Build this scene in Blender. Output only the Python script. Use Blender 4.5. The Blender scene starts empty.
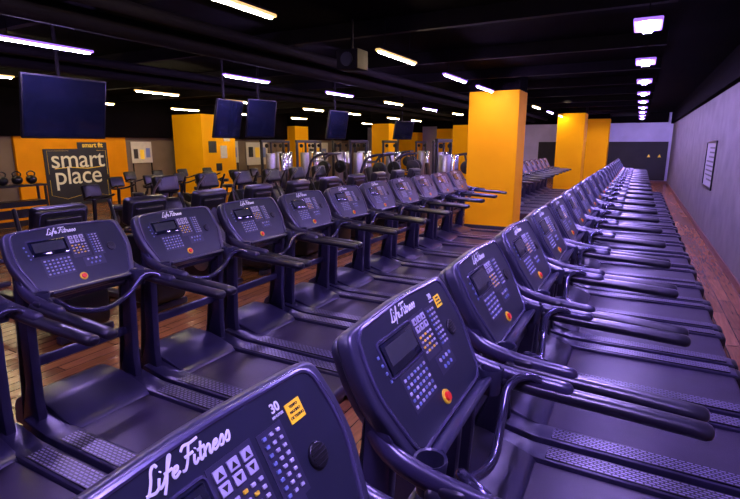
import bpy, bmesh, math, random
from mathutils import Matrix, Vector
random.seed(4)
sc = bpy.context.scene
COL = sc.collection
try:
    sc.view_settings.view_transform = 'Standard'
except Exception:
    pass

# ------------------------------------------------------------------ materials
def mat(name, col, rough=0.5, metal=0.0, emit=0.0, ecol=None, var=0.0, vscale=8.0, bump=0.0, bscale=200.0, coat=0.0, spec=0.5):
    m = bpy.data.materials.new(name); m.use_nodes = True
    nt = m.node_tree; b = nt.nodes['Principled BSDF']
    b.inputs['Base Color'].default_value = (*col, 1)
    b.inputs['Roughness'].default_value = rough
    b.inputs['Metallic'].default_value = metal
    b.inputs['Coat Weight'].default_value = coat
    b.inputs['Specular IOR Level'].default_value = spec
    if emit > 0:
        b.inputs['Emission Color'].default_value = (*(ecol or col), 1)
        b.inputs['Emission Strength'].default_value = emit
    if var > 0 or bump > 0:
        tc = nt.nodes.new('ShaderNodeTexCoord')
    if var > 0:
        n = nt.nodes.new('ShaderNodeTexNoise'); n.inputs['Scale'].default_value = vscale; n.inputs['Detail'].default_value = 5
        nt.links.new(tc.outputs['Object'], n.inputs['Vector'])
        r = nt.nodes.new('ShaderNodeValToRGB')
        r.color_ramp.elements[0].position = 0.3; r.color_ramp.elements[1].position = 0.7
        r.color_ramp.elements[0].color = (*[c*(1-var) for c in col], 1)
        r.color_ramp.elements[1].color = (*[min(1, c*(1+var)) for c in col], 1)
        nt.links.new(n.outputs['Fac'], r.inputs['Fac']); nt.links.new(r.outputs['Color'], b.inputs['Base Color'])
    if bump > 0:
        n2 = nt.nodes.new('ShaderNodeTexNoise'); n2.inputs['Scale'].default_value = bscale
        nt.links.new(tc.outputs['Object'], n2.inputs['Vector'])
        bp = nt.nodes.new('ShaderNodeBump'); bp.inputs['Strength'].default_value = bump; bp.inputs['Distance'].default_value = 0.002
        nt.links.new(n2.outputs['Fac'], bp.inputs['Height']); nt.links.new(bp.outputs['Normal'], b.inputs['Normal'])
    return m

M_frame = mat('frame_paint', (0.032, 0.028, 0.066), 0.28, 0.2, var=0.12, vscale=5, bump=0.08, bscale=400, spec=.7)
M_hous = mat('console_plastic', (0.028, 0.028, 0.058), 0.32, var=0.1, bump=0.1, bscale=350, spec=.65)
M_rim = mat('console_rim', (0.075, 0.07, 0.14), 0.26, 0.3, var=0.08)
M_panel = mat('console_panel', (0.013, 0.016, 0.034), 0.32, var=0.1)
M_cover = mat('motor_cover_plastic', (0.030, 0.026, 0.062), 0.34, var=0.12, bump=0.1)
M_pad = mat('arm_pad_rubber', (0.009, 0.008, 0.018), 0.32, var=0.1, bump=0.1, spec=.65)
M_belt = mat('belt_rubber', (0.028, 0.020, 0.046), 0.40, var=0.35, vscale=3, bump=0.2, bscale=500)
M_tube = mat('bar_metal', (0.07, 0.065, 0.12), 0.2, 0.7, var=0.1)
M_glass = mat('lcd_glass', (0.006, 0.008, 0.02), 0.08, var=0.1)
M_lcd = mat('lcd_face', (0.035, 0.04, 0.05), 0.25, var=0.1)
M_white = mat('white_print', (0.75, 0.75, 0.85), 0.5, emit=0.08, var=0.03)  # weak emission makes the print brighter by itself; it is no lamp
M_key = mat('key_grey', (0.50, 0.50, 0.62), 0.45, var=0.05)
M_keyb = mat('key_blue', (0.18, 0.24, 0.48), 0.45, var=0.05)
M_keyy = mat('key_yellow', (0.95, 0.60, 0.04), 0.45, var=0.05, emit=0.1)
M_red = mat('stop_red', (0.8, 0.03, 0.02), 0.3, var=0.04, emit=0.15)
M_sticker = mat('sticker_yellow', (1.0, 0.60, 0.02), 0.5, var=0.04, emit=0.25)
M_black = mat('black_plastic', (0.008, 0.008, 0.012), 0.35, var=0.1)
M_steel = mat('brushed_steel', (0.38, 0.37, 0.42), 0.32, 0.9, var=0.1, vscale=20)
M_chrome = mat('chrome', (0.65, 0.65, 0.7), 0.15, 1.0, var=0.04)
M_orange = mat('orange_paint', (1.0, 0.44, 0.002), 0.7, var=0.06, vscale=1.5, bump=0.1, bscale=60, spec=.12)
M_orange2 = mat('deep_orange_paint', (.85, 0.31, 0.002), 0.7, var=0.08, vscale=1.5, bump=0.1, bscale=60, spec=.12)
M_ink = mat('ink_black', (0.01, 0.01, 0.01), 0.5, var=0.05)
M_pale = mat('pale_paper_lit_wall', (.6, .55, .44), .6, var=.06)  # sign paper, and the pale tone of lit wall areas

def strip_mat():
    m = mat('grip_strip', (0.10, 0.085, 0.2), 0.32, 0.1)
    nt = m.node_tree; b = nt.nodes['Principled BSDF']
    tc = nt.nodes.new('ShaderNodeTexCoord')
    br = nt.nodes.new('ShaderNodeTexBrick')
    br.inputs['Scale'].default_value = 1.0
    br.inputs['Brick Width'].default_value = 0.040; br.inputs['Row Height'].default_value = 0.020
    br.inputs['Mortar Size'].default_value = 0.0055
    br.inputs['Color1'].default_value = (0.28, 0.25, 0.42, 1); br.inputs['Color2'].default_value = (0.20, 0.18, 0.31, 1)
    br.inputs['Mortar'].default_value = (0.008, 0.007, 0.016, 1)
    nt.links.new(tc.outputs['Object'], br.inputs['Vector'])
    nt.links.new(br.outputs['Color'], b.inputs['Base Color'])
    bp = nt.nodes.new('ShaderNodeBump'); bp.inputs['Strength'].default_value = 0.6; bp.inputs['Distance'].default_value = 0.004; bp.invert = True
    nt.links.new(br.outputs['Fac'], bp.inputs['Height']); nt.links.new(bp.outputs['Normal'], b.inputs['Normal'])
    return m
M_strip = strip_mat()

def floor_mat():
    m = mat('wood_laminate', (0.2, 0.07, 0.04), 0.27)
    nt = m.node_tree; b = nt.nodes['Principled BSDF']
    tc = nt.nodes.new('ShaderNodeTexCoord')
    mp = nt.nodes.new('ShaderNodeMapping'); mp.inputs['Rotation'].default_value = (0, 0, math.pi/2)
    nt.links.new(tc.outputs['Object'], mp.inputs['Vector'])
    br = nt.nodes.new('ShaderNodeTexBrick'); br.inputs['Scale'].default_value = 1
    br.inputs['Brick Width'].default_value = 1.2; br.inputs['Row Height'].default_value = 0.14; br.inputs['Mortar Size'].default_value = 0.004
    br.inputs['Color1'].default_value = (0.50, 0.20, 0.07, 1); br.inputs['Color2'].default_value = (0.25, 0.09, 0.036, 1); br.inputs['Mortar'].default_value = (0.02, 0.01, 0.008, 1)
    nt.links.new(mp.outputs['Vector'], br.inputs['Vector'])
    mp2 = nt.nodes.new('ShaderNodeMapping'); mp2.inputs['Scale'].default_value = (18, 1.2, 1)
    nt.links.new(tc.outputs['Object'], mp2.inputs['Vector'])
    n = nt.nodes.new('ShaderNodeTexNoise'); n.inputs['Scale'].default_value = 2.5; n.inputs['Detail'].default_value = 6
    nt.links.new(mp2.outputs['Vector'], n.inputs['Vector'])
    mx = nt.nodes.new('ShaderNodeMix'); mx.data_type = 'RGBA'; mx.blend_type = 'MULTIPLY'; mx.inputs[0].default_value = 0.8
    r = nt.nodes.new('ShaderNodeValToRGB'); r.color_ramp.elements[0].color = (0.4, 0.4, 0.4, 1); r.color_ramp.elements[0].position = 0.3; r.color_ramp.elements[1].position = 0.7
    nt.links.new(n.outputs['Fac'], r.inputs['Fac'])
    nt.links.new(br.outputs['Color'], mx.inputs[6]); nt.links.new(r.outputs['Color'], mx.inputs[7])
    nt.links.new(mx.outputs[2], b.inputs['Base Color'])
    return m
M_floor = floor_mat()
M_wallgrey = mat('grey_wall_paint', (0.150, 0.135, 0.138), 0.75, var=0.2, vscale=2.2, bump=0.8, bscale=45)
M_walldark = mat('dark_wall_paint', (0.02, 0.018, 0.025), 0.8, var=0.15, vscale=2)
M_wallleft = mat('taupe_wall_paint', (0.17, 0.12, 0.075), 0.8, var=0.2, vscale=1.0)
M_wallback = mat('blue_grey_wall_paint', (0.46, 0.42, 0.68), 0.8, var=0.1, vscale=1.5)
M_ceil = mat('black_ceiling_paint', (0.0035, 0.0025, 0.0035), 0.95, var=0.2, vscale=1.5, spec=.03)
M_beam = mat('black_steel_paint', (0.007, 0.005, 0.007), 0.8, var=0.2, vscale=3, spec=.12)
M_base = mat('baseboard_brown', (0.16, 0.06, 0.045), 0.5, var=0.1)

# ------------------------------------------------------------------ mesh helpers
def merge(bm, tmp, mi=0, mx=None):
    if mx is not None: bmesh.ops.transform(tmp, matrix=mx, verts=tmp.verts)
    for f in tmp.faces: f.material_index = mi
    me = bpy.data.meshes.new('tmp'); tmp.to_mesh(me); tmp.free(); bm.from_mesh(me); bpy.data.meshes.remove(me)

def box(bm, c, s, bev=0.0, seg=2, mi=0, rot=None, mx=None):
    t = bmesh.new(); bmesh.ops.create_cube(t, size=1.0)
    bmesh.ops.scale(t, vec=s, verts=t.verts)
    if bev > 0:
        bmesh.ops.bevel(t, geom=list(t.edges), offset=min(bev, min(s)*0.45), segments=seg, profile=0.5, affect='EDGES')
    M = Matrix.Translation(c)
    if rot is not None: M = M @ rot
    if mx is not None: M = mx @ M
    merge(bm, t, mi, M)

def cyl(bm, p0, p1, r0, r1=None, seg=20, mi=0, bev=0.0, mx=None):
    p0, p1 = Vector(p0), Vector(p1); d = p1-p0
    t = bmesh.new()
    bmesh.ops.create_cone(t, cap_ends=True, cap_tris=False, segments=seg, radius1=r0, radius2=r0 if r1 is None else r1, depth=d.length)
    if bev > 0:
        ed = [e for e in t.edges if any(len(f.verts) > 4 for f in e.link_faces)]
        bmesh.ops.bevel(t, geom=ed, offset=bev, segments=2, profile=0.5, affect='EDGES')
    M = Matrix.Translation((p0+p1)/2) @ d.to_track_quat('Z', 'Y').to_matrix().to_4x4()
    if mx is not None: M = mx @ M
    merge(bm, t, mi, M)

def prism(bm, pts, h0, h1, mx=None, bev=0.0, seg=2, mi=0):
    t = bmesh.new()
    vs = [t.verts.new((p[0], p[1], h0)) for p in pts]
    f = t.faces.new(vs); f.normal_update()
    r = bmesh.ops.extrude_face_region(t, geom=[f])
    ev = [g for g in r['geom'] if isinstance(g, bmesh.types.BMVert)]
    bmesh.ops.translate(t, vec=(0, 0, h1-h0), verts=ev)
    bmesh.ops.recalc_face_normals(t, faces=t.faces)
    if bev > 0:
        ed = [e for e in t.edges if any(len(f.verts) == len(pts) and len(pts) != 4 for f in e.link_faces)] if len(pts) != 4 else list(t.edges)
        bmesh.ops.bevel(t, geom=ed, offset=bev, segments=seg, profile=0.5, affect='EDGES')
    merge(bm, t, mi, mx)

XZ = Matrix(((1, 0, 0, 0), (0, 0, -1, 0), (0, 1, 0, 0), (0, 0, 0, 1)))

def rpoly(pts, rad, seg=5):
    out = []; n = len(pts)
    for i, p in enumerate(pts):
        p = Vector(p[:2]); a = Vector(pts[i-1][:2]); b = Vector(pts[(i+1) % n][:2])
        r = rad[i] if isinstance(rad, (list, tuple)) else rad
        d1 = (a-p).normalized(); d2 = (b-p).normalized()
        r = min(r, (a-p).length*.48, (b-p).length*.48)
        s = p+d1*r; e = p+d2*r
        for k in range(seg+1):
            t = k/seg
            out.append(tuple((1-t)**2*s + 2*t*(1-t)*p + t*t*e))
    return out

def tube(bm, pts, ry, rz=None, seg=10, sub=5, mi=0, smoothpath=True, mx=None, closed=False):
    rz = ry if rz is None else rz
    P = [Vector(p) for p in pts]
    if smoothpath and len(P) > 2:
        Q = []
        for i in range(len(P)-1):
            a = P[max(i-1, 0)]; b = P[i]; c = P[i+1]; d = P[min(i+2, len(P)-1)]
            for k in range(sub):
                t = k/sub
                Q.append(0.5*((2*b)+(c-a)*t+(2*a-5*b+4*c-d)*t*t+(3*b-a-3*c+d)*t**3))
        Q.append(P[-1]); P = Q
    t = bmesh.new(); rings = []
    up = Vector((0, 0, 1)); side = None
    n = len(P)
    for i, p in enumerate(P):
        if closed: d = (P[(i+1) % n]-P[i-1]).normalized()
        else: d = (P[min(i+1, n-1)]-P[max(i-1, 0)]).normalized()
        if side is None:
            side = d.cross(up)
            if side.length < 1e-3: side = Vector((0, 1, 0))
        side = (side - d*side.dot(d)).normalized()
        uu = side.cross(d).normalized()
        rings.append([t.verts.new(p+side*math.cos(2*math.pi*k/seg)*ry+uu*math.sin(2*math.pi*k/seg)*rz) for k in range(seg)])
    for i in range(n if closed else n-1):
        j = (i+1) % n
        for k in range(seg):
            t.faces.new((rings[i][k], rings[i][(k+1) % seg], rings[j][(k+1) % seg], rings[j][k]))
    if not closed:
        for idx, sgn in ((0, -1), (n-1, 1)):
            d = (P[1]-P[0]).normalized() if idx == 0 else (P[-1]-P[-2]).normalized()
            base = rings[idx]; c = P[idx]; prev = base
            for fsc, off in ((0.8, 0.6), (0.45, 0.9)):
                nr = [t.verts.new(c+(vv.co-c)*fsc+d*sgn*off*min(ry, rz)*0.8) for vv in base]
                for k in range(seg):
                    t.faces.new((prev[k], prev[(k+1) % seg], nr[(k+1) % seg], nr[k]))
                prev = nr
            t.faces.new(prev)
    bmesh.ops.recalc_face_normals(t, faces=t.faces)
    merge(bm, t, mi, mx)

def mk(name, bm, mats, parent=None, kind=None, angle=38):
    me = bpy.data.meshes.new(name); bm.to_mesh(me); bm.free()
    for m in (mats if isinstance(mats, (list, tuple)) else [mats]): me.materials.append(m)
    me.polygons.foreach_set('use_smooth', [True]*len(me.polygons))
    me.set_sharp_from_angle(angle=math.radians(angle))
    o = bpy.data.objects.new(name, me); COL.objects.link(o)
    if parent: o.parent = parent
    if kind: o['kind'] = kind
    return o

def tag(o, label=None, cat=None, group=None):
    if label: o['label'] = label
    if cat: o['category'] = cat
    if group: o['group'] = group

def empty(name, loc=(0, 0, 0), rot=0, label=None, cat=None, group=None):
    o = bpy.data.objects.new(name, None); COL.objects.link(o)
    o.empty_display_size = 0.2; o.location = loc; o.rotation_euler = (0, 0, rot)
    tag(o, label, cat, group); return o

def copy_tree(root, loc, rot=None, label=None, group=None):
    new = root.copy(); COL.objects.link(new); new.location = loc
    if rot is not None: new.rotation_euler = (0, 0, rot)
    if label: new['label'] = label
    if group: new['group'] = group
    mp = {root: new}
    def rec(o):
        for c in list(o.children):
            n = c.copy(); COL.objects.link(n); n.parent = mp[o]; mp[c] = n; rec(c)
    rec(root); return new

def text_mesh(body, size, extrude=0.0008, shear=0.0, offset=0.0, align='CENTER', space=1.0):
    cu = bpy.data.curves.new('t', 'FONT'); cu.body = body; cu.size = size; cu.extrude = extrude; cu.shear = shear; cu.offset = offset
    cu.align_x = align; cu.align_y = 'CENTER'; cu.space_character = space; cu.resolution_u = 4
    o = bpy.data.objects.new('t', cu); COL.objects.link(o)
    bpy.context.view_layer.update()
    me = bpy.data.meshes.new_from_object(o.evaluated_get(bpy.context.evaluated_depsgraph_get()))
    bpy.data.objects.remove(o); bpy.data.curves.remove(cu)
    return me

def text_obj(name, body, size, mx, m, parent, **k):
    me = text_mesh(body, size, **k); me.transform(mx); me.materials.clear(); me.materials.append(m); me.name = name
    o = bpy.data.objects.new(name, me); COL.objects.link(o)
    if parent: o.parent = parent
    return o

def join_mesh(objs, name):
    bm = bmesh.new(); mats = []
    for o in objs:
        me = o.data.copy(); me.transform(o.matrix_basis)
        idx = []
        for m in me.materials:
            if m not in mats: mats.append(m)
            idx.append(mats.index(m))
        for p in me.polygons: p.material_index = idx[p.material_index] if idx else 0
        bm.from_mesh(me); bpy.data.meshes.remove(me)
    me = bpy.data.meshes.new(name); bm.to_mesh(me); bm.free()
    for m in mats: me.materials.append(m)
    return me

# script lettering drawn as brush strokes
def script_logo(parent, cu_, cv_, unit):
    e = [(2.45, .45), (2.95, .62), (2.98, .95), (2.68, .92), (2.50, .45), (2.75, .02), (3.25, .32)]
    s = [(.0, .25), (.45, 1.05), (.62, .5), (.5, .05), (.15, .08)]
    S = [[(1.0, 2.05), (.72, 2.4), (.42, 2.0), (.36, 1.0), (.12, .08), (-.1, .1), (.25, .02), (.8, -.08), (1.15, .25)],
         [(1.15, .95), (1.1, .25), (1.3, .0), (1.62, .35)], [(1.27, 1.42), (1.30, 1.50)],
         [(1.62, .35), (2.15, 1.6), (2.35, 2.35), (2.12, 2.3), (1.98, 1.4), (1.85, .2), (1.6, -.8)], [(1.65, .98), (2.5, 1.05)],
         e,
         [(3.45, 2.0), (3.75, 2.38), (4.5, 2.28), (5.3, 2.4)], [(4.3, 2.3), (4.15, 1.0), (3.85, .1), (3.5, .1)], [(3.8, 1.22), (4.75, 1.28)],
         [(4.85, .95), (4.8, .25), (5.0, .0), (5.3, .35)], [(4.97, 1.42), (5.0, 1.50)],
         [(5.62, 1.8), (5.5, .3), (5.68, 0), (5.95, .35)], [(5.2, 1.12), (6.05, 1.18)],
         [(6.05, .98), (6.02, 0)], [(6.04, .55), (6.4, 1.0), (6.62, .8), (6.58, .2), (6.75, .0), (6.98, .4)],
         [(x+4.5, y) for x, y in e],
         [(x+7.7, y) for x, y in s], [(x+8.45, y) for x, y in s]]
    bm = bmesh.new()
    for st in S:
        pts = [((x-4.5+.30*y)*unit, (y-.8)*unit*.80, 0) for x, y in st]
        T = PM @ Matrix.Translation((cu_, cv_, .0055))
        tube(bm, pts, unit*.135, .0008, 6, 4, smoothpath=True, mx=T)
    return mk('logo_lettering', bm, M_white, parent)

# ------------------------------------------------------------------ treadmill
u = Vector((0, 1, 0)); v = Vector((-0.486, 0, 0.874)); n = Vector((0.874, 0, 0.486))
PM = Matrix(((u.x, v.x, n.x, 0.10), (u.y, v.y, n.y, 0), (u.z, v.z, n.z, 1.33), (0, 0, 0, 1)))

def build_treadmill():
    root = empty('treadmill')
    bm = bmesh.new()
    prof = rpoly([(-.42, .03), (.36, .03), (.36, .19), (.24, .235), (.02, .30), (-.22, .30), (-.38, .22)], .05, 4)
    prism(bm, prof, -.30, .30, XZ, .02)
    mk('motor_cover', bm, M_cover, root)
    bm = bmesh.new(); box(bm, (.93, 0, .115), (1.34, .74, .07), .01); mk('deck', bm, M_black, root)
    bm = bmesh.new(); box(bm, (.6, 0, .04), (1.9, .5, .08), .008); mk('base_frame', bm, M_black, root)
    bm = bmesh.new()
    prof = rpoly([(.30, .10), (1.60, .10), (1.60, .178), (.30, .178)], [.02, .035, .035, .02], 5)
    prism(bm, prof, -.265, .265, XZ, 0)
    mk('running_belt', bm, M_belt, root)
    for s in (-1, 1):
        bm = bmesh.new()
        prof = rpoly([(-.02, .04), (1.60, .04), (1.64, .10), (1.62, .195), (.30, .205), (.02, .26)], .03, 4)
        T = Matrix.Translation((0, s*.36, 0)) @ XZ
        prism(bm, prof, -.085, .085, T, .012)
        sr = mk('side_rail', bm, M_frame, root)
        bm = bmesh.new(); box(bm, (.98, s*.36, .201), (1.16, .130, .012), .003, 1)
        mk('grip_strip', bm, M_strip, sr)
        bm = bmesh.new(); box(bm, (1.60, s*.36, .115), (.10, .18, .155), .03, 3)
        mk('end_cap', bm, M_black, root)
        bm = bmesh.new()
        prof = rpoly([(-.10, .16), (.13, .16), (.12, .40), (.165, 1.20), (.06, 1.26), (.02, .5)], .03, 4)
        T = Matrix.Translation((0, s*.365, 0)) @ XZ
        prism(bm, prof, -.032, .032, T, .016)
        mk('upright', bm, M_frame, root)
        bm = bmesh.new()
        tube(bm, [(.09, s*.37, 1.19), (.17, s*.385, 1.13), (.32, s*.395, 1.095), (.56, s*.40, 1.075)], .030, .036, 12)
        mk('side_arm', bm, M_frame, root)
        bm = bmesh.new()
        tube(bm, [(.30, s*.40, 1.070), (.50, s*.402, 1.055), (.75, s*.405, 1.045), (1.03, s*.41, 1.03)], .042, .032, 14)
        box(bm, (.36, s*.398, 1.08), (.09, .07, .07), .02, 3)
        mk('arm_pad', bm, M_pad, root)
        bm = bmesh.new()
        C = Matrix.Translation((.265, s*.345, 1.075))
        t = bmesh.new(); N = 20; prev = None
        for (r, z) in ((0.0, -.05), (.040, -.05), (.052, .055), (.050, .062), (.043, .058), (.036, -.035), (0.0, -.035)):
            ring = [t.verts.new((max(r, .0005)*math.cos(2*math.pi*k/N), max(r, .0005)*math.sin(2*math.pi*k/N), z)) for k in range(N)]
            if prev:
                for k in range(N): t.faces.new((prev[k], prev[(k+1) % N], ring[(k+1) % N], ring[k]))
            prev = ring
        bmesh.ops.recalc_face_normals(t, faces=t.faces)
        merge(bm, t, 0, C)
        mk('cup_holder', bm, M_hous, root)
    bm = bmesh.new()
    tube(bm, [(.54, -.395, 1.05), (.42, -.38, 1.11), (.35, -.31, 1.09), (.35, -.20, 1.0), (.37, 0, .95), (.35, .20, 1.0), (.35, .31, 1.09), (.42, .38, 1.11), (.54, .395, 1.05)], .018, .018, 12, 6)
    mk('handlebar', bm, M_tube, root)
    bm = bmesh.new(); box(bm, (.09, 0, 1.06), (.09, .68, .12), .03, 3); mk('cross_beam', bm, M_frame, root)
    bm = bmesh.new(); box(bm, (.055, 0, .62), (.05, .68, .07), .02, 2); mk('cross_beam', bm, M_frame, root)
    con = bmesh.new()
    op = [(-.345, -.285), (.345, -.285), (.418, -.05), (.418, .05), (.392, .188), (.0, .206), (-.392, .188), (-.418, .05), (-.418, -.05)]
    rr = [.05, .05, .04, .04, .05, .1, .05, .04, .04]
    outl = rpoly(op, rr, 5)
    prism(con, outl, -.060, 0, PM, .014, 3)
    mid = rpoly([(x*.955, y*.95) for x, y in op], rr, 5)
    prism(con, mid, -.100, -.055, PM, .014, 2)
    inner = rpoly([(-.26, -.24), (.26, -.24), (.29, .14), (-.29, .14)], .06, 5)
    prism(con, inner, -.145, -.08, PM, .02, 2)
    console = mk('console', con, M_hous, root)
    bm = bmesh.new()
    rim = rpoly([(x*.905, y*.90+.004) for x, y in op], rr, 5)
    tube(bm, [(x, y, 0.001) for x, y in rim], .008, .008, 8, mx=PM, smoothpath=False, closed=True)
    mk('console_rim', bm, M_rim, console)
    bm = bmesh.new()
    face = rpoly([(x*.885, y*.88+.004) for x, y in op], rr, 5)
    prism(bm, face, -.002, .003, PM, .001, 1)
    mk('faceplate', bm, M_panel, console)
    bm = bmesh.new()
    bez = rpoly([(-.285, -.016), (-.030, -.016), (-.030, .108), (-.285, .108)], .015, 4)
    tube(bm, [(x, y, .004) for x, y in bez], .004, .004, 6, mx=PM, smoothpath=False, closed=True)
    mk('screen_bezel', bm, M_rim, console)
    bm = bmesh.new(); box(bm, (-.158, .046, .006), (.235, .108, .010), .004, 2, 0, mx=PM)
    mk('display_screen', bm, M_glass, console)
    bm = bmesh.new(); box(bm, (-.158, .053, .0115), (.20, .065, .002), 0, mx=PM)
    mk('display_face', bm, M_lcd, console)
    bm = bmesh.new(); box(bm, (0, -.272, .03), (.56, .022, .065), .01, 2, mx=PM)
    mk('reading_ledge', bm, M_hous, console)
    script_logo(console, -.045, .149, .0215)
    btn = []
    bm = bmesh.new()
    for (uu, vv, su, sv) in ((.036, .028, .125, .170), (.155, .02, .082, .17), (-.145, -.09, .19, .130), (.10, -.10, .15, .07)):
        box(bm, (uu, vv, .0034), (su, sv, .0014), mx=PM)
    plate = mk('key_membrane', bm, M_hous, console)
    def b(uu, vv, su, sv, m, r=.0, arrow=0):
        bm = bmesh.new(); ms = [m]
        if r > 0: cyl(bm, (uu, vv, .003), (uu, vv, .0085), r, r*.92, 14, mx=PM)
        else: box(bm, (uu, vv, .0060), (su, sv, .005), .0012, 1, mx=PM)
        if arrow:
            ms = [m, M_ink]; q = sv*.28*arrow
            prism(bm, [(-su*.28, -q), (su*.28, -q), (0, q)], 0, .0006, PM @ Matrix.Translation((uu, vv, .0084)), mi=1)
        btn.append(mk('button', bm, ms, console))
    for j in range(3):
        b(-.002+j*.038, .090, .028, .024, M_key, arrow=1); b(-.002+j*.038, .060, .028, .024, M_key, arrow=-1)
    for i in range(4):
        for j in range(5):
            b(-.010+j*.023, .030-i*.019, .012, .008, M_keyy if (i+j) % 2 == 0 and j < 4 else M_key)
    for i in range(8):
        for j in range(3):
            b(.131+j*.023, .090-i*.019, .012, .008, M_key if (i*3+j) % 3 else M_keyb)
    for i in range(5):
        for j in range(7):
            b(-.222+j*.026, -.045-i*.023, .013, .010, M_keyb if (i+j) % 2 else M_key)
    for i in range(4): b(-.306+i*.004, .07-i*.028, .010, .010, M_keyb)
    for j in range(4): b(.055+j*.030, -.085, 0, 0, M_keyb if j % 2 else M_key, .0075)
    for j in range(3): b(.070+j*.030, -.115, 0, 0, M_keyb, .0075)
    bm = bmesh.new(); cyl(bm, (.258, -.02, 0), (.258, -.02, .010), .034, .031, 26, bev=.003, mx=PM)
    for k in range(-2, 3): box(bm, (.258, -.02+k*.010, .011), (.040 if abs(k) == 2 else .050, .003, .004), mx=PM)
    mk('fan_vent', bm, M_black, console)
    bm = bmesh.new(); cyl(bm, (-.02, -.195, .003), (-.02, -.195, .009), .027, .026, 24, mi=0, mx=PM); cyl(bm, (-.02, -.195, .008), (-.02, -.195, .018), .017, .015, 24, mi=1, mx=PM)
    mk('stop_button', bm, [M_keyy, M_red], console)
    return root, console, btn, plate

T0, CON0, BTN0, PLATE0 = build_treadmill()
G_R = 'treadmills in the row beside the grey wall'; G_L = 'treadmills in the middle row'
LAB = 'dark violet-grey treadmill with button console'
X_R, X_L = -.72, -3.47
kids = []
def rec(o):
    for c in o.children:
        kids.append(c); rec(c)
bpy.context.view_layer.update()
rec(T0)
far_mesh = join_mesh(kids, 'treadmill')
keypad_mesh = join_mesh(BTN0+[PLATE0], 'keypad')
TM = empty('treadmill', label=LAB + ' in a tight row', cat='treadmill', group=G_R)
mp = {T0: TM}
def rec2(o):
    for c in o.children:
        if c in BTN0 or c == PLATE0: continue
        nn = c.copy(); COL.objects.link(nn); nn.parent = mp[o]; mp[c] = nn; rec2(c)
rec2(T0)
kp = bpy.data.objects.new('keypad', keypad_mesh); COL.objects.link(kp); kp.parent = mp[CON0]

def sticker(console):
    bm = bmesh.new(); box(bm, (.250, .100, .005), (.054, .048, .002), 0, mx=PM)
    s = mk('sticker', bm, M_sticker, console)
    s['label'] = 'yellow adhesive sticker with small black print'
    text_obj('sticker_lettering', '30', .030, PM @ Matrix.Translation((.196, .134, .0045)), M_white, console, offset=.0008)
    text_obj('sticker_lettering', 'MINUTOS', .0085, PM @ Matrix.Translation((.196, .115, .0045)), M_white, console, offset=.0001)
    for k, t in enumerate(('TEMPO', 'MAXIMO', 'DE TREINO')):
        text_obj('sticker_lettering', t, .0095, PM @ Matrix.Translation((.250, .114-.013*k, .0063)), M_ink, s, offset=.0002)

YR = [.61] + [.62+.95*i for i in range(1, 9)] + [.62+.95*8+1.08*i for i in range(1, 14)]
YL = [1.05+.925*i for i in range(11)]
tag(T0, LAB + ' and yellow console sticker', 'treadmill', G_R)
for i, y in enumerate(YR):
    if i == 0:
        T0.location = (X_R, y, 0)
    elif i < 5:
        o = copy_tree(T0, (X_R, y, 0), label=LAB + (' and yellow console sticker' if i == 1 else ''))
        if i == 1:
            for c in o.children:
                if c.name.split('.')[0] == 'console': sticker(c)
    elif i < 11:
        if i == 5: TM.location = (X_R, y, 0); TM['group'] = G_R
        else: copy_tree(TM, (X_R, y, 0))
    else:
        o = bpy.data.objects.new('treadmill', far_mesh); COL.objects.link(o); o.location = (X_R, y, 0)
        tag(o, LAB, 'treadmill', G_R)
for i, y in enumerate(YL):
    if i < 5:
        o = copy_tree(T0, (X_L, y, 0), label=LAB); o['group'] = G_L
    else:
        o = copy_tree(TM, (X_L, y, 0)); o['group'] = G_L
for i in range(9):
    o = bpy.data.objects.new('treadmill', far_mesh); COL.objects.link(o); o.location = (X_L, 14.2+.95*i, 0)
    tag(o, LAB + ', behind the orange pillar', 'treadmill', 'treadmills beyond the orange pillar')
sticker(CON0)

# ------------------------------------------------------------------ room
def wall(name, c, s, m):
    bm = bmesh.new(); box(bm, c, s); return mk(name, bm, m, kind='structure')
XW, XWL, Y0, YB, ZC = 1.43, -17.0, -3.0, 31.0, 3.7
wall('floor', ((XW+XWL)/2, (Y0+YB)/2, -.05), (XW-XWL+.4, YB-Y0+.4, .1), M_floor)
wall('ceiling', ((XW+XWL)/2, (Y0+YB)/2, ZC+.05), (XW-XWL+.4, YB-Y0+.4, .1), M_ceil)
wall('wall_right', (XW+.1, (Y0+YB)/2, ZC/2), (.2, YB-Y0, ZC), M_wallgrey)
wall('wall_left', (XWL-.1, (Y0+YB)/2, ZC/2), (.2, YB-Y0, ZC), M_wallleft)
wall('wall_back', ((XW+XWL)/2, YB+.1, ZC/2), (XW-XWL, .2, ZC), M_wallback)
wall('wall_front', ((XW+XWL)/2, Y0-.1, ZC/2), (XW-XWL, .2, ZC), M_walldark)
wall('baseboard_right', (XW-.01, (Y0+YB)/2, .06), (.02, YB-Y0, .12), M_base)
wall('baseboard_back', ((XW+XWL)/2, YB-.01, .06), (XW-XWL, .02, .12), M_base)
wall('trim_1', (XW-.06, (Y0+YB)/2, (3.12+ZC)/2), (.12, YB-Y0, ZC-3.12), M_ceil)
wall('trim_2', ((XW+XWL)/2-.1, YB-.06, (3.19+ZC)/2), (XW-XWL-.3, .12, ZC-3.19), M_ceil)
wall('trim_3', (-2.0, YB-.03, 1.17), (6.6, .05, 2.05), M_walldark)
wall('trim_4', (XWL+.15, (Y0+YB)/2, 3.0), (.3, YB-Y0-.4, 1.4), M_ceil)

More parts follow.
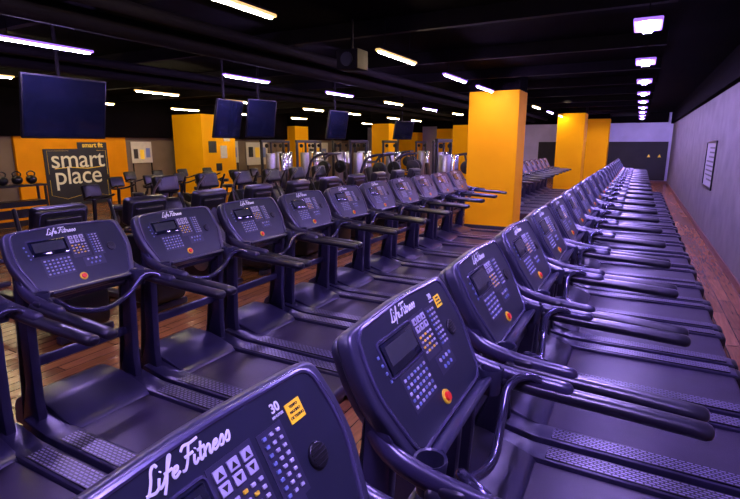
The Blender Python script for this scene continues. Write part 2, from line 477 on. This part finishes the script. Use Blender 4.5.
for i in range(12):
    y = 1.2+2.6*i
    bm = bmesh.new(); box(bm, (XWL/2+.6, y, 3.60), (16.2, .10, .2)); 
    o = mk('ceiling_beam', bm, M_beam); tag(o, 'black painted steel beam under the ceiling', 'beam', 'ceiling beams')
for x, z, r in ((-4.8, 3.42, .07), (-8.3, 3.42, .07), (-5.5, 3.38, .12), (-9.2, 3.38, .10)):
    bm = bmesh.new(); cyl(bm, (x, 0, z), (x, 30, z), r, seg=20)
    o = mk('ventilation_duct', bm, M_beam); tag(o, 'black round duct running under the ceiling', 'duct', 'ceiling ducts')

def pillar(x0, x1, y0, y1, zo=3.4, lab='square orange painted pillar'):
    r = empty('pillar', ((x0+x1)/2, (y0+y1)/2, 0), label=lab, cat='pillar')
    w, d = x1-x0, y1-y0
    bm = bmesh.new(); box(bm, (0, 0, zo/2), (w, d, zo), .008, 1); mk('orange_cladding', bm, M_orange, r)
    bm = bmesh.new(); box(bm, (0, 0, (zo+ZC)/2), (w-.02, d-.02, ZC-zo)); mk('pillar_head', bm, M_ceil, r)
    bm = bmesh.new(); box(bm, (0, 0, .05), (w+.02, d+.02, .10), .004, 1); mk('skirting', bm, M_walldark, r)
    return r
pillar(-3.70, -2.52, 11.9, 12.75, 3.26, lab='square orange painted pillar at the end of the middle row')
pillar(-3.25, -2.15, 23.2, 24.3, 3.35)
pillar(-2.55, -1.5, 28.9, 29.9, 3.35)
pl = pillar(-16.6, -15.0, 14.2, 16.0, 3.2, 'orange painted pillar with small signs against taupe wall')
for z, h, w_, m, yy in ((2.40, .45, .35, M_pale, 15.5), (1.95, .45, .4, M_ink, 14.7), (1.75, .5, .35, M_pale, 15.3), (1.15, .3, .3, M_ink, 15.0)):
    s = empty('wall_sign', (-14.997, yy, 0), label='small rectangular sign fixed to an orange pillar', cat='sign', group='pillar signs')
    bm = bmesh.new(); box(bm, (.012, 0, z), (.024, w_, h), .003, 1); mk('sign_plate', bm, m, s)
pillar(-16.98, -16.2, 21.8, 23.0, 3.0, 'orange painted pillar against the taupe wall')
pillar(-15.9, -14.6, 29.9, 30.8, 3.1, 'orange painted pillar at the rear wall')
pillar(-13.9, -12.6, 29.9, 30.8, 2.8, 'orange painted pillar at the rear wall')
pillar(-11.3, -10.3, 29.9, 30.8, 3.0, 'orange painted pillar at the rear wall')
pillar(-12.5, -11.5, 23.5, 24.5, 3.1, 'square orange painted pillar among the strength machines')
pillar(-8.4, -7.6, 24.5, 25.3, 3.0, 'square orange painted pillar among the strength machines')

pn = empty('wall_panel', (XWL, 10.35, 0), label='orange painted wall section behind the bikes', cat='wall panel')
bm = bmesh.new(); box(bm, (.06, 0, 1.16), (.12, 3.8, 2.32), .005, 1); mk('panel_board', bm, M_orange2, pn)
ps = empty('poster', (XWL+.12, 10.35, 0), label='black poster with large cream lettering on orange wall', cat='poster')
bm = bmesh.new(); box(bm, (.02, 0, .95), (.03, 2.2, 1.90), .004, 1); mk('poster_board', bm, M_ink, ps)
RX = Matrix(((0, 0, 1, 0), (1, 0, 0, 0), (0, 1, 0, 0), (0, 0, 0, 1)))
M_cream = mat('cream_print', (.8, .74, .5), .5, emit=.05, var=.04)
bm = bmesh.new(); box(bm, (.02, .57, 2.01), (.03, 1.06, .22), .004, 1); mk('logo_plate', bm, M_ink, ps)
text_obj('poster_lettering', 'smart fit', .22, Matrix.Translation((.04, .57, 2.02)) @ RX, M_keyy, ps, offset=.006)
text_obj('poster_lettering', 'smart', .84, Matrix.Translation((.04, .02, 1.54)) @ RX, M_cream, ps, offset=.004, space=.96)
text_obj('poster_lettering', 'place', .84, Matrix.Translation((.04, -.02, 1.00)) @ RX, M_cream, ps, offset=.004, space=.96)
for pts in ([(-1.0, 1.1), (-1.0, 1.84), (-.3, 1.84)], [(1.03, 1.0), (1.03, 1.84), (.7, 1.84)], [(-1.0, .9), (-1.0, .4), (-.5, .25), (.3, .4), (1.0, .25), (1.0, .8)], [(-.8, 1.26), (-.3, 1.30), (.3, 1.24), (.85, 1.29)]):
    bm = bmesh.new(); tube(bm, [(.037, a, b_) for a, b_ in pts], .004, .014, 6, smoothpath=False); mk('poster_outline', bm, M_keyy, ps)
for yc, w_, z, h in ((12.95, .9, 1.75, .8), (17.6, 1.3, 1.7, 1.0), (19.6, 1.6, 1.6, 1.1), (25.0, 2.2, 1.6, 1.1)):  # pale boards put up to stand for lit areas of the wall
    nb = empty('lit_wall_board', (XWL+.03, yc, 0), label='pale board in place of a lit area of the taupe wall', cat='notice board', group='lit wall boards')
    bm = bmesh.new(); box(bm, (.02, 0, z), (.03, w_, h), .004, 1); mk('board', bm, M_pale, nb)
    for k in range(3):
        bm = bmesh.new(); box(bm, (.04, -w_*.3+w_*.3*k, z+random.uniform(-.1, .1)), (.01, w_*.2, h*.45)); mk('paper_sheet', bm, (M_ink, M_keyy, M_keyb)[k], nb)
    for k in (-1, 1):
        bm = bmesh.new(); box(bm, (.02, k*w_*.45, (z-h/2)/2), (.03, .03, z-h/2)); mk('stand_leg', bm, M_beam, nb)

fr = empty('wall_notice', (XW, 13.6, 0), label='framed grey notice sheet on the grey wall', cat='notice')
bm = bmesh.new()
for (cy, cz, sy, sz) in ((-.8, 1.6, .05, 1.05), (.8, 1.6, .05, 1.05), (0, 2.1, 1.65, .05), (0, 1.1, 1.65, .05)): box(bm, (-.015, cy, cz), (.03, sy, sz), .004, 1)
mk('frame', bm, M_black, fr)
M_sheet = mat('sheet_paper', (.34, .33, .38), .6, var=.05)
bm = bmesh.new(); box(bm, (-.006, 0, 1.6), (.01, 1.58, .96)); mk('sheet', bm, M_sheet, fr)
for r_ in range(8):
    bm = bmesh.new(); wl = 1.35*random.uniform(.6, 1)
    box(bm, (-.012, -.68+wl/2, 1.97-.1*r_), (.003, wl, .035)); mk('printed_line', bm, M_ink, fr)

for x, z in ((.95, 1.45), (.45, 1.45)):
    s = empty('safety_sign', (x, YB-.06, 0), label='small yellow triangular safety sign on dark wall', cat='sign')
    bm = bmesh.new(); prism(bm, [(-.08, -.07), (.08, -.07), (0, .08)], 0, .01, Matrix.Translation((0, 0, z)) @ Matrix.Rotation(math.pi/2, 4, 'X')); mk('sign_plate', bm, M_keyy, s)

# ------------------------------------------------------------------ lights (fixtures, added fill spots)
M_tubeW = mat('tube_glow_warm', (1, .92, .8), .5, emit=190, ecol=(1.0, .80, .45))
M_tubeV = mat('tube_glow_violet', (.8, .75, 1), .5, emit=400, ecol=(.54, .38, 1.0))
M_tubeS = mat('tube_glow_blue', (.8, .75, 1), .5, emit=560, ecol=(.46, .32, 1.0))
M_haloW = mat('glow_halo_amber', (1, .7, .3), .5, emit=1.0, ecol=(1.0, .62, .18))  # self-glowing colour imitating the halo around the tubes
M_haloV = mat('glow_halo_violet', (.5, .3, 1), .5, emit=1.0, ecol=(.42, .18, 1.0))
def fixture(glow, halo, L, w, lab, wd=.06):
    r = empty('ceiling_light', label=lab, cat='light', group='ceiling lights')
    bm = bmesh.new(); box(bm, (0, 0, .038), (w+wd, L+.08, .030), .008, 1); mk('lamp_glow_halo', bm, halo, r)  # emissive plate added as the tube's halo of light
    bm = bmesh.new(); box(bm, (0, 0, .062), (w+wd*.8, L+.06, .02), .004, 1); mk('lamp_housing', bm, M_beam, r)
    bm = bmesh.new(); box(bm, (0, 0, .012), (w, L, .022), .008, 2); mk('lamp_tube', bm, glow, r)
    for s in (-1, 1):
        bm = bmesh.new(); cyl(bm, (0, s*L*.35, .06), (0, s*L*.35, .5), .005, seg=6); mk('suspension_rod', bm, M_beam, r)
    return r
FW = fixture(M_tubeW, M_haloW, 1.15, .025, 'suspended warm white tube light', .045)
FV = fixture(M_tubeV, M_haloV, 1.15, .025, 'suspended violet-white tube light', .045)
FS = fixture(M_tubeS, M_haloV, .50, .09, 'suspended short violet light', .17)
first = {}
def put(F, loc, rot=None):
    if F not in first: F.location = loc; first[F] = 1
    else: copy_tree(F, loc, rot)
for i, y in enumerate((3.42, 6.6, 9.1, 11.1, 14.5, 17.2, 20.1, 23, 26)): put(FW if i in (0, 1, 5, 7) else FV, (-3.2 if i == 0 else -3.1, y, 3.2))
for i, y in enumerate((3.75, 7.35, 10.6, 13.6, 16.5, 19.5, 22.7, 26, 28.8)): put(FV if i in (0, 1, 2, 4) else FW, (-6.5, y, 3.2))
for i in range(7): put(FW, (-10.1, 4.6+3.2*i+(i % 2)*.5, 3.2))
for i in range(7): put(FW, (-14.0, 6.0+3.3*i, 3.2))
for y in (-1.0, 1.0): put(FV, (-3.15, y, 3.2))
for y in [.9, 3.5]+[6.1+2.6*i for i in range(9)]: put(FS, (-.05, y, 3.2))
def spot(loc, target, e, col=(1, .85, .55), ang=50):  # unseen spots added to brighten pillars and walls, without any fixture
    l = bpy.data.lights.new('added_fill_spot', 'SPOT'); l.energy = e; l.color = col; l.spot_size = math.radians(ang); l.spot_blend = .6; l.shadow_soft_size = .06
    o = bpy.data.objects.new('added_fill_spot', l); COL.objects.link(o); o.location = loc
    o.rotation_euler = (Vector(target)-Vector(loc)).to_track_quat('-Z', 'Y').to_euler()
spot((-2.6, 7.9, 3.55), (-3.1, 11.9, 1.2), 190)
spot((-2.4, 19.0, 3.55), (-2.7, 23.2, 1.4), 170)
spot((-1.5, 25.4, 3.55), (-2.0, 28.9, 1.4), 140)
spot((-13.4, 10.4, 3.55), (-16.0, 14.2, 1.6), 220, ang=60)
spot((-14.0, 9.8, 3.55), (-17.0, 10.4, 1.2), 90, ang=80)
spot((0.2, 27.6, 3.0), (-.3, 31.0, 2.6), 260, (.6, .5, 1), 90)

# ------------------------------------------------------------------ TVs
def tv(loc, w, h, rot=0, tilt=.2):
    r = empty('television', (loc[0], loc[1], 0), rot, 'black flat screen television hanging from the ceiling', 'television', 'ceiling televisions')
    z = loc[2]; R = Matrix.Translation((0, 0, z)) @ Matrix.Rotation(tilt, 4, 'Y')
    bm = bmesh.new(); box(bm, (0, 0, 0), (.05, w, h), .01, 2, mx=R); box(bm, (-.04, 0, 0), (.05, w*.5, h*.5), .01, 2, mx=R); mk('tv_housing', bm, M_black, r)
    bm = bmesh.new(); box(bm, (.026, 0, .005), (.004, w-.04, h-.05), mx=R); mk('screen', bm, M_glass, r)
    bm = bmesh.new(); cyl(bm, (-.08, 0, z), (-.08, 0, ZC), .025, seg=12); box(bm, (-.06, 0, z), (.06, .2, .2), .005, 1); mk('ceiling_mount', bm, M_beam, r)
    return r
tv((-7.3, 4.4, 2.55), 1.2, .86)
tv((-7.2, 7.52, 2.53), .85, .74, .15)
tv((-6.9, 8.15, 2.56), .66, .76, -.35)
tv((-6.9, 11.1, 2.53), .8, .72, -.1)
tv((-6.9, 15.2, 2.5), .9, .6, -.3)
sp = empty('ceiling_speaker', (-3.6, 6.2, 0), label='black box loudspeaker under the ceiling', cat='speaker')
bm = bmesh.new(); box(bm, (0, 0, 3.17), (.34, .3, .26), .02, 2); mk('speaker_box', bm, M_beam, sp)
bm = bmesh.new(); cyl(bm, (0, 0, 3.3), (0, 0, ZC), .02, seg=10); mk('speaker_bracket', bm, M_beam, sp)
bm = bmesh.new(); cyl(bm, (0, -.15, 3.17), (0, -.165, 3.17), .09, seg=20); mk('speaker_cone', bm, M_black, sp)

# ------------------------------------------------------------------ elliptical trainers
def elliptical():
    r = empty('elliptical_trainer', label='bulky dark elliptical trainer with swing arms', cat='elliptical trainer', group='elliptical trainers behind the middle row')
    bm = bmesh.new(); box(bm, (.6, 0, .06), (1.7, .14, .08), .02); box(bm, (-.2, 0, .05), (.1, .6, .08), .02); box(bm, (1.4, 0, .05), (.1, .6, .08), .02); mk('base_frame', bm, M_frame, r)
    bm = bmesh.new(); prism(bm, rpoly([(-.32, .1), (.42, .1), (.40, .60), (.18, .98), (-.15, .96), (-.34, .5)], .12, 5), -.23, .23, XZ, .04, 3); mk('drive_housing', bm, M_black, r)
    bm = bmesh.new(); cyl(bm, (.05, -.24, .45), (.05, .24, .45), .17, seg=24, bev=.01); mk('flywheel_disc', bm, M_steel, r)
    bm = bmesh.new(); tube(bm, [(-.05, 0, .8), (-.03, 0, 1.0), (.0, 0, 1.18)], .08, .06); mk('column', bm, M_frame, r)
    R = Matrix.Translation((.04, 0, 1.25)) @ Matrix.Rotation(-.25, 4, 'Y')
    bm = bmesh.new(); box(bm, (0, 0, 0), (.16, .56, .34), .05, 4, mx=R); box(bm, (-.08, 0, -.02), (.07, .38, .20), .03, 3, mx=R); mk('console', bm, M_black, r)
    bm = bmesh.new(); tube(bm, [(-.078, y, z) for y, z in rpoly([(-.24, -.13), (.24, -.13), (.24, .13), (-.24, .13)], .05, 4)], .006, .006, 6, smoothpath=False, closed=True, mx=R); mk('console_rim', bm, M_rim, r)
    bm = bmesh.new(); box(bm, (.081, 0, .03), (.006, .34, .18), mx=R); mk('display_screen', bm, M_lcd, r)
    for s in (-1, 1):
        bm = bmesh.new(); tube(bm, [(.1, s*.28, .5), (.06, s*.35, .9), (.12, s*.35, 1.15), (.28, s*.30, 1.38)], .022, .022); mk('swing_arm', bm, M_black if s > 0 else M_steel, r)
        bm = bmesh.new(); tube(bm, [(.1, s*.28, .5), (.6, s*.24, .3+.06*s), (1.35, s*.22, .24)], .025, .03); mk('pedal_arm', bm, M_frame, r)
        bm = bmesh.new(); box(bm, (.75, s*.24, .35+.05*s), (.36, .15, .05), .02, 2); mk('pedal', bm, M_black, r)
    return r
E0 = elliptical()
for i in range(10):
    loc = (-5.3, 3.0+1.05*i, 0)
    if i == 0: E0.location = loc; E0.rotation_euler = (0, 0, math.pi)
    else: copy_tree(E0, loc, math.pi)
for i in range(6):
    copy_tree(E0, (-8.55, 7.0+1.12*i, 0), 0, group='elliptical trainers facing the bikes')

# ------------------------------------------------------------------ bikes
def bike():
    r = empty('exercise_bike', label='black stationary exercise bike with saddle and handlebar', cat='exercise bike', group='stationary bikes')
    bm = bmesh.new(); box(bm, (-.45, 0, .04), (.09, .55, .07), .02); box(bm, (.5, 0, .04), (.09, .55, .07), .02)
    tube(bm, [(-.45, 0, .06), (.5, 0, .06)], .03, smoothpath=False); tube(bm, [(-.4, 0, .1), (-.3, 0, .62)], .035, smoothpath=False)
    tube(bm, [(.0, 0, .3), (.3, 0, .8)], .03, smoothpath=False); tube(bm, [(-.32, 0, .55), (.05, 0, .32)], .035, smoothpath=False); tube(bm, [(0, 0, .32), (.45, 0, .08)], .03, smoothpath=False); mk('frame', bm, M_frame, r)
    bm = bmesh.new(); prism(bm, rpoly([(-.62, .12), (.12, .14), (.14, .42), (-.2, .62), (-.55, .56)], .12, 5), -.07, .07, XZ, .03, 2); mk('drive_housing', bm, M_black, r)
    bm = bmesh.new(); cyl(bm, (-.38, -.08, .34), (-.38, .08, .34), .15, seg=28, bev=.006); mk('flywheel', bm, M_steel, r)
    bm = bmesh.new(); prism(bm, rpoly([(.2, -.03), (.2, .03), (.45, .15), (.52, 0), (.45, -.15)], .04, 4), .90, .99, None, .02, 2); cyl(bm, (.32, 0, .75), (.36, 0, .93), .025); mk('saddle', bm, M_black, r)
    bm = bmesh.new(); cyl(bm, (-.3, 0, .6), (-.27, 0, 1.05), .035); tube(bm, [(0, -.22, 1.14), (-.2, -.22, 1.08), (-.28, -.1, 1.05), (-.28, .1, 1.05), (-.2, .22, 1.08), (0, .22, 1.14)], .02); mk('handlebar', bm, M_black, r)
    bm = bmesh.new(); box(bm, (-.32, 0, 1.2), (.09, .34, .24), .03, 2, rot=Matrix.Rotation(-.3, 4, 'Y')); cyl(bm, (-.3, 0, 1.05), (-.31, 0, 1.15), .02); mk('console', bm, M_black, r)
    bm = bmesh.new(); cyl(bm, (0, -.12, .32), (0, .12, .32), .02); cyl(bm, (0, -.1, .32), (.12, -.1, .2), .012); cyl(bm, (0, .1, .32), (-.12, .1, .44), .012); box(bm, (.12, -.15, .2), (.1, .09, .025), .005, 1); box(bm, (-.12, .15, .44), (.1, .09, .025), .005, 1); mk('pedal_crank', bm, M_steel, r)
    return r
B0 = bike()
k = 0
for x, ys in ((-10.2, (4.2, 7.3, 8.2, 9.1, 10.1, 11.1, 12.0)), (-11.9, (5.0, 8.9, 9.8, 10.7, 11.7)), (-8.5, (3.4, 5.6))):
    for y in ys:
        if k == 0: B0.location = (x, y, 0)
        else: copy_tree(B0, (x, y, 0))
        k += 1

# ------------------------------------------------------------------ strength machines
def cable(mf, lab, nm):
    r = empty(nm, label=lab, cat='cable machine', group='cable machines')
    bm = bmesh.new()
    for s in (-1, 1):
        box(bm, (0, s*.6, 1.1), (.08, .08, 2.2), .01, 1); box(bm, (0, s*.6, .04), (1.0, .1, .08), .01, 1)
    box(bm, (0, 0, 2.16), (.1, 1.3, .1), .01, 1); mk('frame', bm, mf, r)
    for s in (-1, 1):
        bm = bmesh.new(); cyl(bm, (.18, s*.36, .1), (.18, s*.36, 1.75), .17, seg=24, bev=.02); mk('stack_shroud', bm, M_chrome if s > 0 else M_steel, r)
        bm = bmesh.new(); cyl(bm, (.05, s*.38-.02, 2.0), (.05, s*.38+.02, 2.0), .07, seg=20); mk('pulley', bm, M_black, r)
        bm = bmesh.new(); cyl(bm, (.1, s*.38, 1.7), (.1, s*.38, 2.05), .006, seg=6); mk('cable', bm, M_black, r)
    bm = bmesh.new(); box(bm, (.6, 0, .48), (.5, .32, .08), .03, 2); mk('seat', bm, M_black, r)
    bm = bmesh.new(); box(bm, (.38, 0, .85), (.08, .32, .6), .03, 2, rot=Matrix.Rotation(-.15, 4, 'Y')); mk('backrest', bm, M_black, r)
    bm = bmesh.new(); cyl(bm, (.55, 0, 0), (.55, 0, .45), .04); box(bm, (.5, 0, .03), (.5, .5, .05), .01, 1); mk('seat_post', bm, M_steel, r)
    return r
C0 = cable(M_frame, 'dark cable machine with round steel weight stack shrouds', 'cable_machine')
C1 = cable(M_black, 'black cable machine with round steel weight stack shrouds', 'cable_machine')
def press():
    r = empty('leg_press_machine', label='black plate loaded press machine with padded seat', cat='strength machine', group='press machines')
    bm = bmesh.new()
    for s in (-1, 1):
        tube(bm, [(-.7, s*.4, .05), (.8, s*.4, .05)], .04, smoothpath=False); tube(bm, [(-.6, s*.4, .05), (-.3, s*.4, 1.5), (.35, s*.3, 1.75)], .04); tube(bm, [(.8, s*.4, .05), (.5, s*.4, .7), (-.45, s*.4, .95)], .035)
    for (x, z) in ((-.7, .05), (.8, .05), (-.3, 1.5), (.35, 1.75)): cyl(bm, (x, -.42, z), (x, .42, z), .035)
    mk('frame', bm, M_frame, r)
    bm = bmesh.new(); box(bm, (.1, 0, .5), (.5, .42, .12), .04, 3); mk('seat', bm, M_black, r)
    bm = bmesh.new(); box(bm, (-.22, 0, .95), (.14, .42, .8), .05, 3, rot=Matrix.Rotation(-.3, 4, 'Y')); mk('backrest', bm, M_black, r)
    bm = bmesh.new(); box(bm, (-.02, 0, .25), (.16, .3, .45), .02, 2); mk('seat_post', bm, M_black, r)
    for s in (-1, 1):
        bm = bmesh.new(); cyl(bm, (.3, s*.45, 1.3), (.3, s*.58, 1.3), .22, seg=28, bev=.01); cyl(bm, (.3, s*.3, 1.3), (.3, s*.62, 1.3), .03); tube(bm, [(.3, s*.4, 1.3), (.2, s*.38, 1.7)], .03, smoothpath=False); mk('loading_arm', bm, M_black, r)
    return r
P0 = press()
for i, (x, y, a) in enumerate(((-9.6, 21.2, .2), (-7.2, 14.0, 0), (-7.2, 16.1, .3), (-9.4, 14.3, 0), (-5.4, 16.6, .2))):
    if i == 0: P0.location = (x, y, 0); P0.rotation_euler[2] = a
    else: copy_tree(P0, (x, y, 0), a)
dn = {}
for i, (x, y, a) in enumerate(((-13.6, 17.2, 0), (-13.4, 19.4, 0), (-13.2, 21.6, 0), (-9.4, 16.6, 0), (-9.2, 18.9, 0), (-9.7, 23.5, 0), (-11.3, 15.9, 0), (-11.3, 18.1, .3), (-11.5, 20.6, 0), (-7.3, 19.6, 0), (-6.6, 22.2, 0), (-5.2, 14.4, 0), (-11.3, 13.9, 0))):
    C = (C0, C1)[1 if i in (2, 4, 7, 10, 11, 12) else 0]
    if C not in dn: C.location = (x, y, 0); C.rotation_euler[2] = a; dn[C] = 1
    else: copy_tree(C, (x, y, 0), a)

wr = empty('storage_rack', (-13.4, 6.5, 0), label='black two-tier storage rack carrying kettlebells', cat='rack')
bm = bmesh.new(); box(bm, (0, 0, 1.05), (.4, 1.5, .05), .01, 1); mk('shelf', bm, M_black, wr)
bm = bmesh.new(); box(bm, (0, 0, .38), (.44, 1.36, .6), .01, 1); mk('storage_box', bm, M_black, wr)
for sx in (-.17, .17):
    for sy in (-.7, .7):
        bm = bmesh.new(); box(bm, (sx, sy, .515), (.05, .05, 1.03), .005, 1); mk('leg', bm, M_black, wr)
for z in (.25, .52):
    bm = bmesh.new(); box(bm, (.225, 0, z), (.015, 1.3, .06)); mk('orange_stripe', bm, M_orange2, wr)
bm = bmesh.new()
t = bmesh.new(); bmesh.ops.create_uvsphere(t, u_segments=20, v_segments=14, radius=.12); bmesh.ops.scale(t, vec=(1, 1, .92), verts=t.verts); merge(bm, t, 0, Matrix.Translation((0, 0, .11)))
tube(bm, [(0, -.07, .19), (0, -.09, .27), (0, 0, .32), (0, .09, .27), (0, .07, .19)], .016, .016, 10, 5, mi=0)
K0 = mk('kettlebell', bm, [M_black]); K0.location = (-13.4, 6.0, 1.077)
tag(K0, 'black cast iron kettlebell on the rack', 'kettlebell', 'kettlebells on the storage rack')
for kx in range(1, 4):
    o = K0.copy(); COL.objects.link(o); o.location = (-13.4, 6.0+.33*kx, 1.077)

# ------------------------------------------------------------------ camera, world
cam = bpy.data.cameras.new('camera'); cam.sensor_width = 36; cam.lens = 24.0; cam.clip_start = .05
co = bpy.data.objects.new('camera', cam); COL.objects.link(co)
psi, th = math.radians(28.2), math.radians(12.0)
fwd = Vector((-math.sin(psi)*math.cos(th), math.cos(psi)*math.cos(th), -math.sin(th)))
co.location = (0, 0, 2.04); co.rotation_euler = fwd.to_track_quat('-Z', 'Y').to_euler()
sc.camera = co
w = bpy.data.worlds.new('world'); sc.world = w; w.use_nodes = True
w.node_tree.nodes['Background'].inputs['Color'].default_value = (.02, .015, .05, 1)
w.node_tree.nodes['Background'].inputs['Strength'].default_value = 1.0
